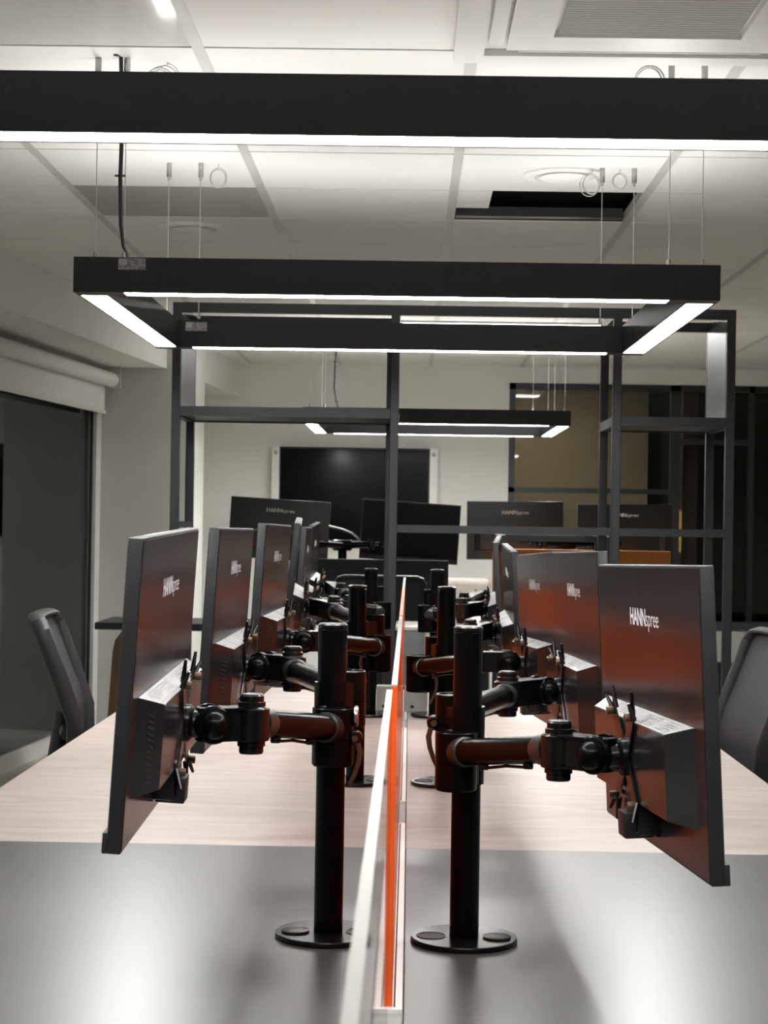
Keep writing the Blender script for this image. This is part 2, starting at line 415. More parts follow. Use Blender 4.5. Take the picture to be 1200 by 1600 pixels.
m = MB(); m.bx(1.97, 2.08, YB + 0.13, YB + 0.35, 0, 2.28); m.build('wall_post', 'brown_column', kind='structure')
m = MB(); p = at(1055, 798, 13.2); p2 = at(1061, 862, 13.2)
m.bx(p.x - 0.022, p.x + 0.026, 13.19, 13.21, p2.z, p.z)
tag(m.build('wall_light', 'warm_light'), 'narrow warm yellow lit strip glowing behind the dark glazing', 'light')
ld = bpy.data.lights.new('fill_light', 'AREA'); ld.energy = 2.2; ld.size = 0.6; ld.color = (1, 0.9, 0.72)  # unseen area light added to tone the beige room behind the glazing
lo = bpy.data.objects.new('fill_light_beyond', ld); COL.objects.link(lo); lo.location = (0.9, YB + 1.0, CEIL)

ld = bpy.data.lights.new('fill_light', 'AREA'); ld.energy = 9; ld.size = 0.8; ld.color = (0.95, 1, 0.96)  # unseen area light added to brighten the space beyond the left window
lo = bpy.data.objects.new('fill_light_outer', ld); COL.objects.link(lo); lo.location = (-3.6, 8.6, CEIL - 0.02)
# ------------------------------------------------------------------ ceiling fittings
c = thing('air_conditioner', 'white ceiling cassette air conditioner with slatted centre grille', 'air conditioner', (0.50, 3.8, CEIL))
o0 = c.location
CX, CY = 0.515, 3.83; H = 0.43
m = MB()
for (x0, x1, y0, y1) in ((CX - H, CX + H, CY - H, CY - 0.36), (CX - H, CX + H, CY + 0.36, CY + H), (CX - H, CX - 0.36, CY - 0.36, CY + 0.36), (CX + 0.36, CX + H, CY - 0.36, CY + 0.36),
                         (CX - 0.31, CX - 0.21, CY - 0.31, CY + 0.31), (CX + 0.21, CX + 0.31, CY - 0.31, CY + 0.31), (CX - 0.21, CX + 0.21, CY - 0.31, CY - 0.24), (CX - 0.21, CX + 0.21, CY + 0.195, CY + 0.31)):
    m.bx(x0, x1, y0, y1, CEIL - 0.022, CEIL - 0.0015)
m.bx(CX - 0.40, CX + 0.40, CY - 0.40, CY + 0.40, CEIL - 0.006, CEIL - 0.0015)
m.build('fascia', 'white_plastic', c, o0)
m = MB()
for k in range(24): m.box((CX, CY - 0.23 + k * 0.0178, CEIL - 0.015), (0.40, 0.009, 0.004), Matrix.Rotation(R_(25), 3, 'X'))
m.build('grille', 'white_plastic', c, o0)
for (dx, dy) in ((-1, 0), (1, 0), (0, -1), (0, 1)):
    m = MB()
    m.box((CX + dx * 0.335, CY + dy * 0.335, CEIL - 0.016), (0.035 if dx else 0.56, 0.035 if dy else 0.56, 0.005), Matrix.Rotation(R_(12) * (1 if dx else 0), 3, 'Y') @ Matrix.Rotation(R_(12) * (1 if dy else 0), 3, 'X'), 0.001)
    m.build('louvre', 'white_plastic', c, o0)
def round_fit(name, p, r, label, cat, colour):
    t = thing(name, label, cat, (p.x, p.y, CEIL))
    m = MB(); m.lathe((p.x, p.y, CEIL), (0, 0, -1), [(r, 0), (r, 0.006), (r * 0.9, 0.012), (r * 0.74, 0.010), (r * 0.72, 0.002), (0.0, 0.002)], 48)
    m.build('ring', colour, t, t.location)
    m = MB(); m.lathe((p.x, p.y, CEIL), (0, 0, -1), [(0, 0.018), (r * 0.55, 0.016), (r * 0.62, 0.011), (r * 0.55, 0.006), (0, 0.006)], 48)
    m.build('disc', colour, t, t.location)
round_fit('air_diffuser', Vector((0.475, 5.73, 0)), 0.13, 'round white ceiling diffuser beside the dark open tile', 'air vent', 'ceiling_tile')
round_fit('air_diffuser', Vector((-0.86, 6.87, 0)), 0.13, 'round grey ceiling diffuser behind the grey unlit tile', 'air vent', 'ceiling_tile')
t = thing('ceiling_light', 'slim lit rectangular panel light recessed in the far ceiling', 'ceiling light', (0.5, 10.1, CEIL))
m = MB(); m.bx(-0.075, 1.13, 9.98, 10.32, CEIL - 0.012, CEIL - 0.001); m.build('frame', 'white_frame', t, t.location)
m = MB(); m.bx(-0.055, 1.11, 10.0, 10.3, CEIL - 0.014, CEIL - 0.0125); m.build('diffuser', 'light_panel', t, t.location)

# ------------------------------------------------------------------ pendant ring luminaires
BH, BW = 0.085, 0.076
ZL = EYE + 0.536
def ring_light(label, x0, x1, y0, y1, zl, wires, cable=None, labels=(), holes=(), bh=BH, coils=()):
    t = thing('pendant_light', label, 'pendant light', ((x0 + x1) / 2, (y0 + y1) / 2, zl), 'rectangular ring pendant lights over the desks')
    o0 = t.location; w = BW; z1 = zl + bh; e = 0.006
    m = MB()
    # each beam is an extrusion with a recess below and above
    def beam(a0, a1, b0, b1):
        m.bx(a0, a1, b0, b1, zl + 0.004, z1 - 0.004)
    beam(x0, x1, y0, y0 + w); beam(x0, x1, y1 - w, y1); beam(x0, x0 + w, y0 + w, y1 - w); beam(x1 - w, x1, y0 + w, y1 - w)
    for z in (zl, z1 - 0.004):
        for (a, b, c_, d) in ((x0, x1, y0, y0 + e), (x0, x1, y1 - e, y1), (x0, x0 + e, y0, y1), (x1 - e, x1, y0, y1),
                              (x0 + w - e, x1 - w + e, y0 + w - e, y0 + w), (x0 + w - e, x1 - w + e, y1 - w, y1 - w + e),
                              (x0 + w - e, x0 + w, y0 + w, y1 - w), (x1 - w, x1 - w + e, y0 + w, y1 - w)):
            m.bx(a, b, c_, d, z, z + 0.004)
    g = 0.045
    for z in (zl, z1 - 0.004):   # blank corner plates
        for cx in (x0 + e, x1 - w - g + 0.0): m.bx(cx, cx + w + g - e, y0 + e, y0 + w - e, z, z + 0.004); m.bx(cx, cx + w + g - e, y1 - w + e, y1 - e, z, z + 0.004)
    m.build('housing', 'black_metal', t, o0)
    for (a, b, c_, d) in ((x0 + w + g, x1 - w - g, y0 + e, y0 + w - e), (x0 + w + g, x1 - w - g, y1 - w + e, y1 - e),
                          (x0 + e, x0 + w - e, y0 + w - 0.01, y1 - w + 0.01), (x1 - w + e, x1 - e, y0 + w - 0.01, y1 - w + 0.01)):
        mm = MB(); mm.bx(a, b, c_, d, zl + 0.001, zl + 0.003); mm.build('diffuser', 'light_down', t, o0)
        mm = MB(); mm.bx(a, b, c_ + 0.012, d - 0.012, z1 - 0.003, z1 - 0.001); mm.build('upper_diffuser', 'light_up', t, o0)
    for (wx, wy) in wires:
        mm = MB(); mm.cyl((wx, wy, z1 - 0.004), (wx, wy, CEIL), 0.0011, seg=8); wo = mm.build('suspension_wire', 'wire', t, o0)
        mm = MB(); mm.cyl((wx, wy, CEIL - 0.045), (wx, wy, CEIL), 0.008, seg=16, bev=0.001); mm.cyl((wx, wy, CEIL - 0.055), (wx, wy, CEIL - 0.045), 0.004, seg=12)
        mm.build('cable_gripper', 'steel', wo, o0)
        mm = MB(); mm.cyl((wx, wy, z1), (wx, wy, z1 + 0.018), 0.006, seg=12); mm.build('lower_fixing', 'steel', wo, o0)
    for (cx, cy, cz, r, n, sx) in coils:
        pts = []
        for k in range(n * 24 + 1):
            a = 2 * math.pi * k / 24; rr = r * (1 + 0.10 * math.sin(a * 0.37 + n))
            sp = sx * math.sin(a * 0.21 + r * 40)
            pts.append((cx + rr * math.cos(a + 1.57) * 0.9 + sp, cy + 0.01 * math.sin(a * 0.5), cz + rr * math.sin(a + 1.57) + sp * 0.6))
        tail = [(pts[0][0] + 0.0, pts[0][1], CEIL - 0.002)]
        mm = MB(); mm.tube(tail + pts, 0.0012, 6); mm.build('wire_coil', 'wire', t, o0)
    if cable:
        mm = MB(); mm.tube(cable, 0.0052, 10)
        for k in (2, 4):
            if k < len(cable): mm.box(cable[k], (0.026, 0.006, 0.005))
        mm.build('power_cable', 'cable_black', t, o0)
    for (lx, ly, lz, lw_, lh) in labels:
        mm = MB(); mm.bx(lx, lx + lw_, ly - 0.0008, ly + 0.0002, lz - lh, lz); lo_ = mm.build('rating_label', 'label_grey', t, o0)
        mm = MB(); mm.bx(lx + 0.002, lx + lw_ * 0.3, ly - 0.0014, ly - 0.0008, lz - lh * 0.6, lz - 0.002); mm.build('label_patch', 'label_light', lo_, o0)
    for (hx, hy, hz) in holes:
        mm = MB(); mm.cyl((hx, hy - 0.0008, hz), (hx, hy, hz), 0.004, seg=14); mm.build('screw', 'vent_slot', t, o0)
    return t
RX0, RX1 = -0.82, 0.734
ring_light('black ring pendant light nearest the camera, cropped along the top', RX0, RX1, 1.18, 2.50 + BW, ZL,
           [(RX0 + 0.04, 2.54), (RX1 - 0.04, 2.54), (RX0 + 0.04, 1.3), (RX1 - 0.04, 1.3)],
           holes=[(at(10, 140, 2.5).x, 2.50, at(10, 140, 2.5).z), (at(1183, 165, 2.5).x, 2.50, at(1183, 165, 2.5).z)])
zt = ZL + BH
cab = [at(180, 68, 4.30), at(189, 88, 4.33), at(190, 130, 4.34), at(190, 225, 4.34), at(188, 275, 4.34), at(189, 350, 4.34), at(193, 385, 4.34), at(201, 403, 4.34)]
cab[0].z = CEIL
ring_light('large black rectangular ring pendant light over the middle of the desks', RX0, RX1, 4.30, 5.66 + BW, ZL,
           [(-0.775, 4.34), (-0.705, 4.34), (0.615, 4.34), (0.695, 4.34), (-0.775, 5.62), (-0.675, 5.62), (0.585, 5.62), (0.685, 5.62)],
           cable=cab, labels=[(at(185, 403, 4.3).x, 4.30, at(185, 403, 4.3).z, 0.066, 0.028), (at(290, 503, 5.66).x, 5.66, at(290, 503, 5.66).z, 0.068, 0.028)],
           coils=[(-0.62, 4.36, 2.345, 0.042, 4, 0.012), (0.56, 4.33, 2.355, 0.038, 4, 0.0), (0.655, 4.45, 2.33, 0.03, 2, 0.0), (-0.62, 5.62, 2.355, 0.028, 3, 0.0), (0.55, 5.62, 2.35, 0.032, 3, 0.004), (0.64, 5.62, 2.36, 0.024, 3, 0.0)])
R3x0, R3x1, R3y0, R3y1 = at(473, 650, 10.0).x, at(892, 655, 10.0).x, 10.0, 11.35
c3 = [Vector((-0.445 + dx, 10.4, z)) for dx, z in ((0, CEIL), (0.004, 2.3), (-0.004, 2.2), (-0.008, 2.05), (0.006, 1.97), (0.02, 1.915))]
ring_light('small distant black ring pendant light seen through the shelving frame', R3x0, R3x1, R3y0, R3y1, EYE + 0.536, 
           [(R3x0 + 0.04, 10.04), (R3x0 + 0.12, 10.04), (R3x0 + 0.04, 11.3), (at(833, 600, 10.05).x, 10.04), (at(883, 600, 10.05).x, 10.04), (at(857, 600, 11.3).x, 11.3), (at(862, 600, 11.3).x + 0.02, 11.3)], cable=c3)

# ------------------------------------------------------------------ bench desk
DZ = 0.735; DT = 0.025
XL0, XL1, XR0_, XR1_ = -0.823, -0.0275, 0.0005, 0.778
def desktop(x0, x1, y0, y1, mt, label, grp):
    m = MB(); m.box(((x0 + x1) / 2, (y0 + y1) / 2, DZ - DT / 2), (x1 - x0, y1 - y0, DT), None, 0.0015, 1)
    t = thing('desk', label, 'desk', ((x0 + x1) / 2, (y0 + y1) / 2, 0), grp)
    o0 = t.location
    m.build('tabletop', mt, t, o0)
    for sx in (x0 + 0.06, x1 - 0.06):
        for sy in (y0 + 0.1, y1 - 0.1):
            m = MB(); m.box((sx, sy, (DZ - DT) / 2), (0.05, 0.05, DZ - DT), None, 0.003); m.build('leg', 'shelf_metal', t, o0)
    m = MB()
    for sy in (y0 + 0.1, y1 - 0.1): m.bx(x0 + 0.085, x1 - 0.085, sy - 0.015, sy + 0.015, DZ - DT - 0.04, DZ - DT)
    for sx in (x0 + 0.06, x1 - 0.06): m.bx(sx - 0.015, sx + 0.015, y0 + 0.125, y1 - 0.125, DZ - DT - 0.04, DZ - DT)
    m.build('underframe', 'shelf_metal', t, o0)
YS = 3.03
desktop(XL0, XL1, 0.45, YS - 0.001, 'dark_top', 'dark grey satin desktop nearest the camera, left of the orange divider', 'bench desks')
desktop(XR0_, XR1_, 0.45, YS - 0.001, 'dark_top', 'dark grey satin desktop nearest the camera, right of the orange divider', 'bench desks')
desktop(XL0, XL1, YS, 5.85, 'wood_top', 'pale wood desktop behind the dark one, left of the orange divider', 'bench desks')
desktop(XR0_, XR1_, YS, 5.85, 'wood_top', 'pale wood desktop behind the dark one, right of the orange divider', 'bench desks')
# cable channel covers in the slot between the two rows
for (a, b, lb_) in ((2.03, 3.28, 'long white channel cover in the desk slot nearest the camera'), (3.53, 4.78, 'long white channel cover in the desk slot between the second monitors'), (5.0, 5.84, 'short white channel cover in the desk slot farthest from the camera')):
    m = MB(); m.bx(-0.0265, -0.0005, a, b, DZ - 0.012, DZ + 0.0006); t = m.build('channel_cover', 'white_gloss')
    tag(t, lb_, 'cable channel', 'white covers in the slot between desks')
    m = MB(); m.bx(-0.0105, -0.0085, a + 0.01, b - 0.01, DZ + 0.0006, DZ + 0.0012); m.build('brush_strip', 'slot_brush', t)
for (a, b, lb_) in ((0.45, 2.028, 'grey metal filler in the desk slot nearest the camera'), (3.282, 3.528, 'short grey filler between the first two white channel covers'), (4.782, 4.998, 'short grey filler between the last two white channel covers')):
    m = MB(); m.bx(-0.0265, -0.0005, a, b, DZ - 0.03, DZ - 0.004)
    tag(m.build('desk_rail', 'panel_off'), lb_, 'rail', 'grey fillers in the desk slot')
# divider panels standing in the slot
def divider(x, y0, y1, body, edge, label, top=0.367, near=None):
    t = thing('desk_divider', label, 'desk divider', (x, (y0 + y1) / 2, DZ), 'acrylic dividers along the desk centre')
    o0 = t.location; th = 0.0062
    m = MB(); m.bx(x - th / 2, x + th / 2, y0 + 0.002, y1 - 0.002, DZ + 0.001, DZ + top - 0.002); m.build('panel', body, t, o0)
    m = MB(); m.bx(x - th / 2 - 0.0003, x + th / 2 + 0.0003, y0, y1, DZ + top - 0.002, DZ + top); m.build('top_edge', edge, t, o0)
    m = MB(); m.bx(x - th / 2 - 0.0003, x + th / 2 + 0.0003, y0, y0 + 0.002, DZ + 0.001, DZ + top - 0.002); m.build('end_edge', near or edge, t, o0)
divider(-0.0198, 0.50, 1.98, 'clear_acrylic', 'pale_edge', 'clear divider panel with a pale top edge nearest the camera')
divider(-0.0150, 2.04, 3.49, 'orange_acrylic', 'pale_edge', 'orange divider panel between the nearest pair of arm poles', near='orange_edge')  # pale top edge: bright light on the orange edge put into the colour
divider(-0.0150, 3.52, 4.90, 'orange_acrylic', 'orange_edge', 'orange divider panel between the second pair of arm poles', near='orange_edge')
divider(-0.0150, 4.93, 5.85, 'clear_acrylic', 'pale_edge', 'short clear divider panel at the far end of the desks')

# ------------------------------------------------------------------ monitors
MW, MH, MT = 0.537, 0.325, 0.015
def make_monitor(label):
    t = thing('monitor', label, 'monitor')
    hb = -MT / 2
    m = MB(); m.box((0, 0, 0), (MW, MT, MH), None, 0.0018, 2); m.box((0, MT / 2 + 0.002, -MH / 2 + 0.011), (MW, 0.006, 0.022), None, 0.0015)
    m.build('housing', 'monitor_edge', t)
    m = MB(); m.box((0, hb - 0.0004, 0.0), (MW - 0.006, 0.001, MH - 0.006)); m.build('back_panel', 'monitor_back', t)
    m = MB(); m.box((0, MT / 2 + 0.0004, 0.009), (MW - 0.012, 0.001, MH - 0.034)); m.build('screen', 'screen', t)
    # electronics bulge
    x0, x1, z0, z1 = -0.2285, 0.2285, -0.112, -0.006
    p = 0.026; bx_ = 0.036; tz = 0.010
    m = MB()
    m.loft([[(x0, hb, z0), (x1, hb, z0), (x1, hb, z1), (x0, hb, z1)],
            [(x0 + bx_, hb - p, z0 + 0.006), (x1 - bx_, hb - p, z0 + 0.006), (x1 - bx_, hb - p, z1 - tz), (x0 + bx_, hb - p, z1 - tz)]])
    bc = m.build('rear_cover', 'monitor_back', t)
    # sloping vent ledge on top of the bulge
    nrm = Vector((0, -tz, p)).normalized() * 0.0006
    n = nrm
    def led(x, s): return Vector((x * (1 - s) + (x - math.copysign(bx_, x)) * s if abs(x) > 0.2 else x, hb - p * s, z1 - tz * s)) + n
    m = MB(); m.quad(led(x0 + .002, .04), led(x1 - .002, .04), led(x1 - .002, .97), led(x0 + .002, .97)); m.build('vent_ledge', 'vent_sheen', bc)
    m = MB()
    for k in range(-9, 10):
        if abs(k) < 2 or abs(k) == 6: continue
        xx = k * 0.0195
        for j in range(5):
            s = 0.18 + j * 0.15
            a = Vector((xx - 0.0085, hb - p * s, z1 - tz * s)) + n * 1.8; b = Vector((xx + 0.0085, hb - p * s, z1 - tz * s)) + n * 1.8
            d = Vector((0, -p, -tz)).normalized() * 0.0012
            m.quad(a, b, b + d, a + d)
    m.build('vent_slots', 'vent_line', bc)
    # side vent slots on the bevels
    m = MB()
    for sx in (-1,):
        for k in range(12):
            zz = -0.026 - k * 0.0065
            m.box((sx * (0.2285 - bx_ * 0.55), hb - p * 0.55, zz), (0.010, 0.0016, 0.0022), Matrix.Rotation(R_(36) * sx, 3, 'Z') @ Matrix.Rotation(R_(20), 3, 'Y'))
    m.build('side_vents', 'vent_slot', bc)
    # stand hinge block below the bulge
    m = MB(); m.box((0, hb - 0.012, -0.128), (0.075, 0.024, 0.034), None, 0.002); m.box((0.0, hb - 0.019, -0.136), (0.04, 0.034, 0.030), None, 0.002)
    m.build('stand_socket', 'black_frame', t)
    # port recess
    m = MB()
    for k in range(3): m.box((-0.045 + k * 0.012, hb - p - 0.0005, -0.098), (0.007, 0.001, 0.004))
    m.build('ports', 'print_white', t)
    # logo
    bm = bmesh.new()
    me1 = text_mesh('HANN', 0.03, 0.0009); me2 = text_mesh('spree', 0.03, -0.0001)
    w1 = max(v.co.x for v in me1.vertices); w2 = max(v.co.x for v in me2.vertices)
    bm.from_mesh(me1); nv = len(bm.verts); bm.from_mesh(me2); bm.verts.ensure_lookup_table()
    for v in bm.verts[nv:]: v.co.x += w1 + 0.001
    tot = w1 + w2
    sx = 0.150 / tot
    for v in bm.verts:
        x, y = v.co.x, v.co.y
        v.co = Vector(((x - tot / 2) * sx, hb - 0.0012, y * 0.92 + 0.092))
    me = bpy.data.meshes.new('logo'); bm.to_mesh(me); bm.free(); me.materials.append(M['print_white'])
    lg = bpy.data.objects.new('logo_lettering', me); COL.objects.link(lg); lg.parent = t
    return t

def mon_matrix(near, far, side, tilt=3.0):
    """near/far = top corners of the back face; side +1 right row (screen faces +x), -1 left row"""
    near = Vector(near); far = Vector(far)
    u = (far - near).normalized()
    xl = -u if side > 0 else u
    yl = Vector((0, 0, 1)).cross(xl).normalized()
    zl_ = xl.cross(yl)
    Rm = Matrix((xl, yl, zl_)).transposed() @ Matrix.Rotation(R_(tilt), 3, 'X')
    top = (near + far) / 2
    c = top - Rm @ Vector((0, -MT / 2, MH / 2))
    return Matrix.Translation(c) @ Rm.to_4x4()

MON = []   # (matrix, label)
def mm_(n, f, side, tilt, label): MON.append((mon_matrix(at(*n), at(*f), side, tilt), label))
mm_((224, 841, 1.827), (310, 825, 2.36), -1, 3.3, 'large black monitor nearest the camera in the left row')
mm_((344, 825, 2.57), (396, 826, 3.10), -1, 3.2, 'second black monitor from the camera in the left row')
mm_((416, 818, 3.22), (455, 821, 3.75), -1, 3.0, 'third black monitor from the camera in the left row')
mm_((470, 818, 4.15), (472, 809, 4.68), -1, 5.5, 'fourth left-row monitor, edge-on with a bright top edge')
mm_((479, 824, 4.85), (487, 824, 5.38), -1, 3.0, 'fifth monitor from the camera in the left row')
mm_((489, 822, 5.60), (500, 816, 6.10), -1, 3.0, 'farthest monitor of the left row, its top edge bright')
mm_((1093, 884, 1.824), (935, 882, 2.358), 1, 2.7, 'large black monitor nearest the camera in the right row')
mm_((933, 861, 2.60), (863, 863, 3.13), 1, 2.7, 'second black monitor from the camera in the right row')
mm_((864, 862, 3.25), (808, 867, 3.78), 1, 2.7, 'third black monitor from the camera in the right row')
mm_((799, 862, 4.10), (784, 849, 4.63), 1, 3.5, 'fourth right-row monitor, turned nearly edge-on')
mm_((770, 848, 4.85), (776, 837, 5.38), 1, 4.0, 'fifth right-row monitor, edge-on beside the low metal frame')
mm_((778, 850, 5.60), (770, 846, 6.10), 1, 3.0, 'farthest monitor of the right row, mostly behind the others')
proto = None
for (mx, lbl) in MON:
    if proto is None: o = proto = make_monitor(lbl)
    else: o = copy_tree(proto)
    o.matrix_world = mx; o['label'] = lbl; o['group'] = 'monitors on arms along the bench desks'

# ------------------------------------------------------------------ arm poles
PR = 0.0192
def dirxy(v): v = Vector((v.x, v.y, 0)); return v.normalized()
def arm(t, o0, pole, col, elbow, mx, lever=None, knob=False, zt_=None):
    """col: collar centre (Vector), elbow: joint centre, mx: monitor matrix"""
    CR = 0.0272; h = 0.076
    c = Vector(col); z1 = c.z + h * 0.46; z0 = c.z - h * 0.54
    m = MB()
    m.lathe((c.x, c.y, z0), (0, 0, 1), [(0, 0), (CR - 0.002, 0), (CR, 0.003), (CR, h * 0.46), (CR - 0.0012, h * 0.47), (CR, h * 0.48), (CR, h - 0.001), (CR - 0.001, h), (CR - 0.0035, h), (CR - 0.0045, h - 0.002), (0, h - 0.002)], 36)
    # clamp ring round the pole and web between them
    P = Vector((pole.x, pole.y, 0)); d = Vector((c.x - P.x, c.y - P.y, 0))
    m.cyl((P.x, P.y, z0 + 0.004), (P.x, P.y, z1 - 0.012), PR + 0.004, seg=32)
    if d.length > 0.01:
        n = Vector((-d.y, d.x, 0)).normalized() * 0.021
        a = P; b = P + d
        m.loft([[(a + n).to_tuple()[:2] + (z,), (b + n).to_tuple()[:2] + (z,), (b - n).to_tuple()[:2] + (z,), (a - n).to_tuple()[:2] + (z,)] for z in (z0 + 0.006, z1 - 0.014)])
    co = m.build('collar', 'satin_black', t, o0)
    if lever:
        lx = lever
        b = Vector((c.x + lx * (CR + 0.006), c.y - 0.006, c.z - 0.004))
        m = MB(); m.cyl((b.x - lx * 0.004, b.y + 0.02, b.z), (b.x - lx * 0.004, b.y - 0.004, b.z), 0.0095, seg=20, bev=0.001)
        m.build('lever_hub', 'gloss_black', co, o0)
        m = MB(); m.cyl((b.x - lx * 0.004, b.y - 0.004, b.z), (b.x - lx * 0.004, b.y - 0.007, b.z), 0.004, seg=12)
        pts = [b + Vector((lx * v[0], -0.004, v[1])) for v in ((0, -0.006), (0.003, -0.018), (0.001, -0.032), (-0.004, -0.047), (-0.010, -0.060))]
        m.tube(pts, [0.0035, 0.0038, 0.0034, 0.003, 0.0026], 10)
        m.build('lever', 'bronze', co, o0)
    if knob:
        b = Vector((c.x + knob * CR, c.y, c.z + 0.024))
        m = MB(); m.cyl(b, b + Vector((knob * 0.006, 0, 0)), 0.014, seg=24, bev=0.002); m.build('adjusting_knob', 'steel', co, o0)
    # arm tube from the collar front to the elbow
    e = Vector(elbow)
    d = dirxy(e - c)
    s = c + Vector((0, -0.012, 0)) + d * 0.004; s.z = c.z + 0.010
    e2 = e - d * 0.020; e2.z = e.z
    L = (e2 - s).length
    m = MB(); m.tube([s, e2], 0.0170, 28)
    m.build('arm_tube', 'satin_black', t, o0)
    m = MB()
    ax = (e2 - s).normalized()
    m.lathe(s - ax * 0.014, ax, [(0, 0), (0.010, 0.002), (0.0165, 0.008), (0.0195, 0.018), (0.0195, 0.034), (0.017, 0.035)], 28)
    m.build('tube_cap', 'arm_cap', t, o0)
    m = MB(); m.lathe(e2 + ax * 0.004, -ax, [(0, 0), (0.0188, 0.0), (0.0188, 0.020), (0.017, 0.026)], 28)
    m.build('tube_sleeve', 'arm_cap', t, o0)
    m = MB()
    for f in (0.30, 0.78):
        q = s.lerp(e2, f); m.box((q.x, q.y, q.z - 0.0185), (0.012, 0.02, 0.008), None, 0.002)
    q = s.lerp(e2, 0.55); m.tube([s.lerp(e2, 0.32) - Vector((0, 0, .021)), q - Vector((0, 0, .019)), s.lerp(e2, 0.76) - Vector((0, 0, .021))], 0.002, 8)
    m.build('cable_clip', 'gloss_black', t, o0)
    # elbow joint
    hh = 0.019
    m = MB()
    m.lathe((e.x, e.y, e.z - 0.034), (0, 0, 1), [(0, 0), (0.0135, 0), (0.0145, 0.002), (0.0145, 0.008), (0.0165, 0.009), (0.0165, 0.014), (0.0205, 0.0155), (0.0212, 0.017), (0.0212, 0.053),
                                                (0.0198, 0.0545), (0.0165, 0.056), (0.0165, 0.061), (0.0145, 0.062), (0.0145, 0.068), (0.012, 0.0705), (0, 0.0715)], 36)
    m.build('elbow_joint', 'gloss_black', t, o0)
    # tilt bracket: strap pair from the elbow round the ball
    ball = mx @ Vector((0, -0.066, -0.059)); ball.z = e.z
    d = dirxy(ball - e); side = Vector((-d.y, d.x, 0))
    D = (Vector((ball.x, ball.y, 0)) - Vector((e.x, e.y, 0))).length
    X = Matrix.Translation((e.x, e.y, 0)) @ Matrix((( d.x, side.x, 0, 0), (d.y, side.y, 0, 0), (0, 0, 1, 0), (0, 0, 0, 1)))
    zb_ = (ball.z + e.z) / 2
    m = MB()
    r = 0.021
    for (za, zc) in ((e.z + 0.019, e.z + 0.0215), (e.z - 0.0175, e.z - 0.015)):
        poly = [(0, -0.020), (D * 0.5, -0.016), (D + 0.006, -0.017), (D + 0.016, -0.010), (D + 0.016, 0.010), (D + 0.006, 0.017), (D * 0.5, 0.016), (0, 0.020)]
        m.prism(poly, za, zc, X)
    m.prism([(0.017, -0.013), (D, -0.014), (D + 0.010, -0.010), (D + 0.010, 0.010), (D, 0.014), (0.017, 0.013)], e.z - 0.015, e.z + 0.019, X)
    m.build('tilt_bracket', 'gloss_black', t, o0)
    # ball knob facing across the arm
    m = MB()
    for sg in (-1, 1):
        bb = Vector((ball.x, ball.y, e.z + 0.002))
        m.lathe(bb + side * sg * 0.010, side * sg, [(0, 0), (0.0225, 0), (0.0225, 0.006), (0.0205, 0.0085), (0.0185, 0.009), (0.0182, 0.012), (0.0165, 0.0125), (0.0155, 0.0155), (0.012, 0.020), (0.007, 0.0235), (0, 0.0245)], 36)
    m.build('pivot_knob', 'satin_black', t, o0)
    # head and X-shaped mount plate in the monitor's own frame
    m = MB()
    m.lathe((0, -0.060, -0.059), (0, 1, 0), [(0, 0), (0.017, 0.0), (0.017, 0.014), (0.022, 0.018), (0.022, 0.024), (0, 0.024)], 28)
    m.transform(mx); m.build('mount_head', 'gloss_black', t, o0)
    m = MB()
    yb = -0.0352
    for sx in (-1, 1):
        for sz in (-1, 1):
            tip = Vector((sx * 0.050, 0, sz * 0.050)); n = Vector((-sz, 0, sx)).normalized()
            w = 0.007
            a = Vector((0, yb, -0.059)); b = a + tip
            m.loft([[a + n * 0.014, b + n * w, b - n * w, a - n * 0.014], [p + Vector((0, -0.002, 0)) for p in (a + n * 0.014, b + n * w, b - n * w, a - n * 0.014)]])
            for k in (-1, 1):   # forked tip
                c0 = b + n * w * 0.6 * k; c1 = c0 + Vector((sx * 0.006, -0.002, sz * 0.026)) if k * sx * sz > 0 else c0 + Vector((sx * 0.010, -0.008, sz * 0.020))
                m.tube([c0, c1], [0.0035, 0.0018], 8)
    m.transform(mx); pl = m.build('mount_plate', 'gloss_black', t, o0)
    for sx in (-1, 1):
        for sz in (-1, 1):
            mm = MB(); mm.cyl((sx * 0.05, yb - 0.002, -0.059 + sz * 0.05), (sx * 0.05, yb - 0.011, -0.059 + sz * 0.05), 0.0048, seg=14, bev=0.001)
            mm.transform(mx); mm.build('screw', 'bronze', pl, o0)

